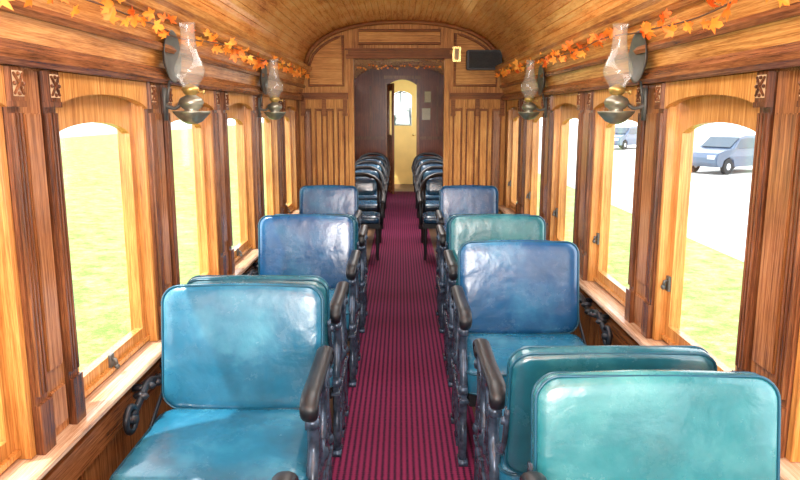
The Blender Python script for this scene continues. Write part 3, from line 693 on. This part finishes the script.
# ------------------------------------------------------------------ outside
GZ = -1.2
m = MB(); N = 30
vs = []; fs = []
for i in range(N+1):
    for j in range(2): vs.append((-1.3-i*0.8, -20+j*170, GZ+0.9*(1-math.cos(math.pi*i/N))/2))
for i in range(N): fs.append((2*i, 2*i+1, 2*i+3, 2*i+2))
m.add(vs, fs); place('lawn', m.mesh('lawn', GRASS), kind='structure', label='sunlit grass bank beside the carriage', category='grass')
m = MB(); m.box((-140, -20, GZ+0.85), (-25.2, 150, GZ+0.90)); place('road', m.mesh('road', CONC), kind='structure', label='pale road beyond the grass', category='road')
m = MB(); m.box((-1.4, -20, GZ-0.05), (6.3, 150, GZ)); place('grass_verge', m.mesh('verge', GRASS), kind='structure', label='sunlit grass verge beside the track', category='grass')
m = MB(); m.box((6.3, -20, GZ-0.05), (160, 150, GZ+0.01)); place('parking_ground', m.mesh('parking_ground', CONC), kind='structure', label='pale gravel parking ground', category='ground')
def car(loc, col, rot, label):
    paint = plain('car_paint_'+str(len(bpy.data.materials)), col, 0.25, 0.0, 0.05, 2, 0, 0.5)
    dark = plain('car_glass_'+str(len(bpy.data.materials)), (0.03, 0.05, 0.07), 0.2)
    tyre = plain('tyre_'+str(len(bpy.data.materials)), (0.02, 0.02, 0.02), 0.8)
    body = [(-2.15, 0.35), (-2.28, 0.5), (-2.27, 0.75), (-2.15, 0.95), (-1.7, 1.06), (-1.1, 1.14), (-0.8, 1.36), (-0.45, 1.60), (0.0, 1.69), (0.7, 1.70), (1.4, 1.64), (1.75, 1.40), (1.98, 1.13), (2.2, 1.02), (2.27, 0.7), (2.2, 0.4), (2.1, 0.32), (1.83, 0.32), (1.72, 0.62), (1.4, 0.76), (1.08, 0.62), (0.97, 0.32), (-0.97, 0.32), (-1.08, 0.62), (-1.4, 0.76), (-1.72, 0.62), (-1.83, 0.32)]
    m = MB(); m.prism(body, lambda p, d: (p[0], d*(1-max(0, p[1]-1.1)*0.35), p[1]), -0.9, 0.9)
    e = place('car', m.mesh('car_body', paint, 0.03), loc, rot=(0, 0, rot), label=label, category='car')
    for q in (-1, 1):
        g = MB()
        g.prism([(-0.9, 1.15), (-0.42, 1.53), (0.15, 1.59), (1.25, 1.55), (1.6, 1.15)], lambda p, d: (p[0], q*(d+0.9*(1-max(0, p[1]-1.1)*0.35)), p[1]), -0.02, 0.012)
        place('side_window', g.mesh('side_window', dark), parent=e)
        g = MB(); g.box((-2.30, q*0.45, 0.70), (-2.18, q*0.8, 0.86)); place('headlight', g.mesh('headlight', CARMETAL), parent=e)
    g = MB(); g.prism([(-1.06, 1.18), (-0.5, 1.58), (-0.52, 1.62), (-1.12, 1.19)], lambda p, d: (p[0], d, p[1]), -0.72, 0.72); place('windshield', g.mesh('windshield', dark), parent=e)
    for wx in (-1.4, 1.4):
        for q in (-1, 1):
            g = MB(); g.lathe([(0.2, -0.1), (0.33, -0.1), (0.35, -0.07), (0.35, 0.07), (0.33, 0.1), (0.2, 0.1)], (wx, 0.82*q, 0.35), 24, 'Y')
            w = place('wheel', g.mesh('wheel', tyre), parent=e)
            g = MB(); g.lathe([(0, -0.105), (0.05, -0.11), (0.2, -0.095), (0.2, 0.095), (0.05, 0.11), (0, 0.105)], (wx, 0.82*q, 0.35), 16, 'Y'); place('hubcap', g.mesh('hub', CARMETAL), parent=w)
    return e
car((15.2, 32.5, GZ+0.01), (0.045, 0.075, 0.13), 0.55, 'slate blue parked car beyond the carriage window')
car((17.0, 54.0, GZ+0.01), (0.05, 0.09, 0.16), 0.8, 'blue parked car on pale gravel')
# ------------------------------------------------------------------ light
w = bpy.data.worlds.new('World'); scene.world = w; w.use_nodes = True
nt = w.node_tree; bg = nt.nodes['Background']
tc = nt.nodes.new('ShaderNodeTexCoord'); sp_ = nt.nodes.new('ShaderNodeSeparateXYZ'); nt.links.new(tc.outputs['Generated'], sp_.inputs[0])
r = ramp(nt, [(0.0, (1.0, 0.99, 0.97)), (0.5, (0.84, 0.92, 1.0))]); nt.links.new(sp_.outputs['Z'], r.inputs[0]); nt.links.new(r.outputs[0], bg.inputs[0])
bg.inputs[1].default_value = 4.6
sun = bpy.data.lights.new('sun', 'SUN'); sun.energy = 7.5; sun.angle = 0.02; sun.color = (1, 0.96, 0.88)
so = bpy.data.objects.new('sun', sun); C.objects.link(so); so.rotation_euler = Vector((0.45, 0.25, -1.0)).to_track_quat('-Z', 'Y').to_euler()
def area(loc, dirv, sx_, sy_, e, col=(1, 0.97, 0.93)):
    l = bpy.data.lights.new('ceiling_light', 'AREA'); l.shape = 'RECTANGLE'; l.size = sx_; l.size_y = sy_; l.energy = e; l.color = col  # added fill lamps, no fixtures in the coach
    o = bpy.data.objects.new('ceiling_light', l); C.objects.link(o); o.location = loc; o.rotation_euler = Vector(dirv).to_track_quat('-Z', 'Y').to_euler()
area((0, 2.2, 2.27), (0, 0.0, -1), 0.7, 4.4, 66)  # added fill over the seats, above the frame
area((0, -1.3, 1.45), (0, 1, 0.32), 1.6, 1.0, 155)  # added fill behind the camera, tilted up to lift the ceiling
area((0, 8.6, 2.31), (0, 0.0, -1), 0.6, 1.8, 62)  # added fill to brighten the second room
# ------------------------------------------------------------------ camera
cam = bpy.data.cameras.new('camera'); cam.sensor_width = 36; cam.lens = 36*700/800; cam.clip_start = 0.02; cam.clip_end = 500
co = bpy.data.objects.new('camera', cam); C.objects.link(co); co.location = (-0.025, 0, 1.5)
co.rotation_euler = (math.radians(90)-math.atan(127/700), 0, 0)
scene.camera = co
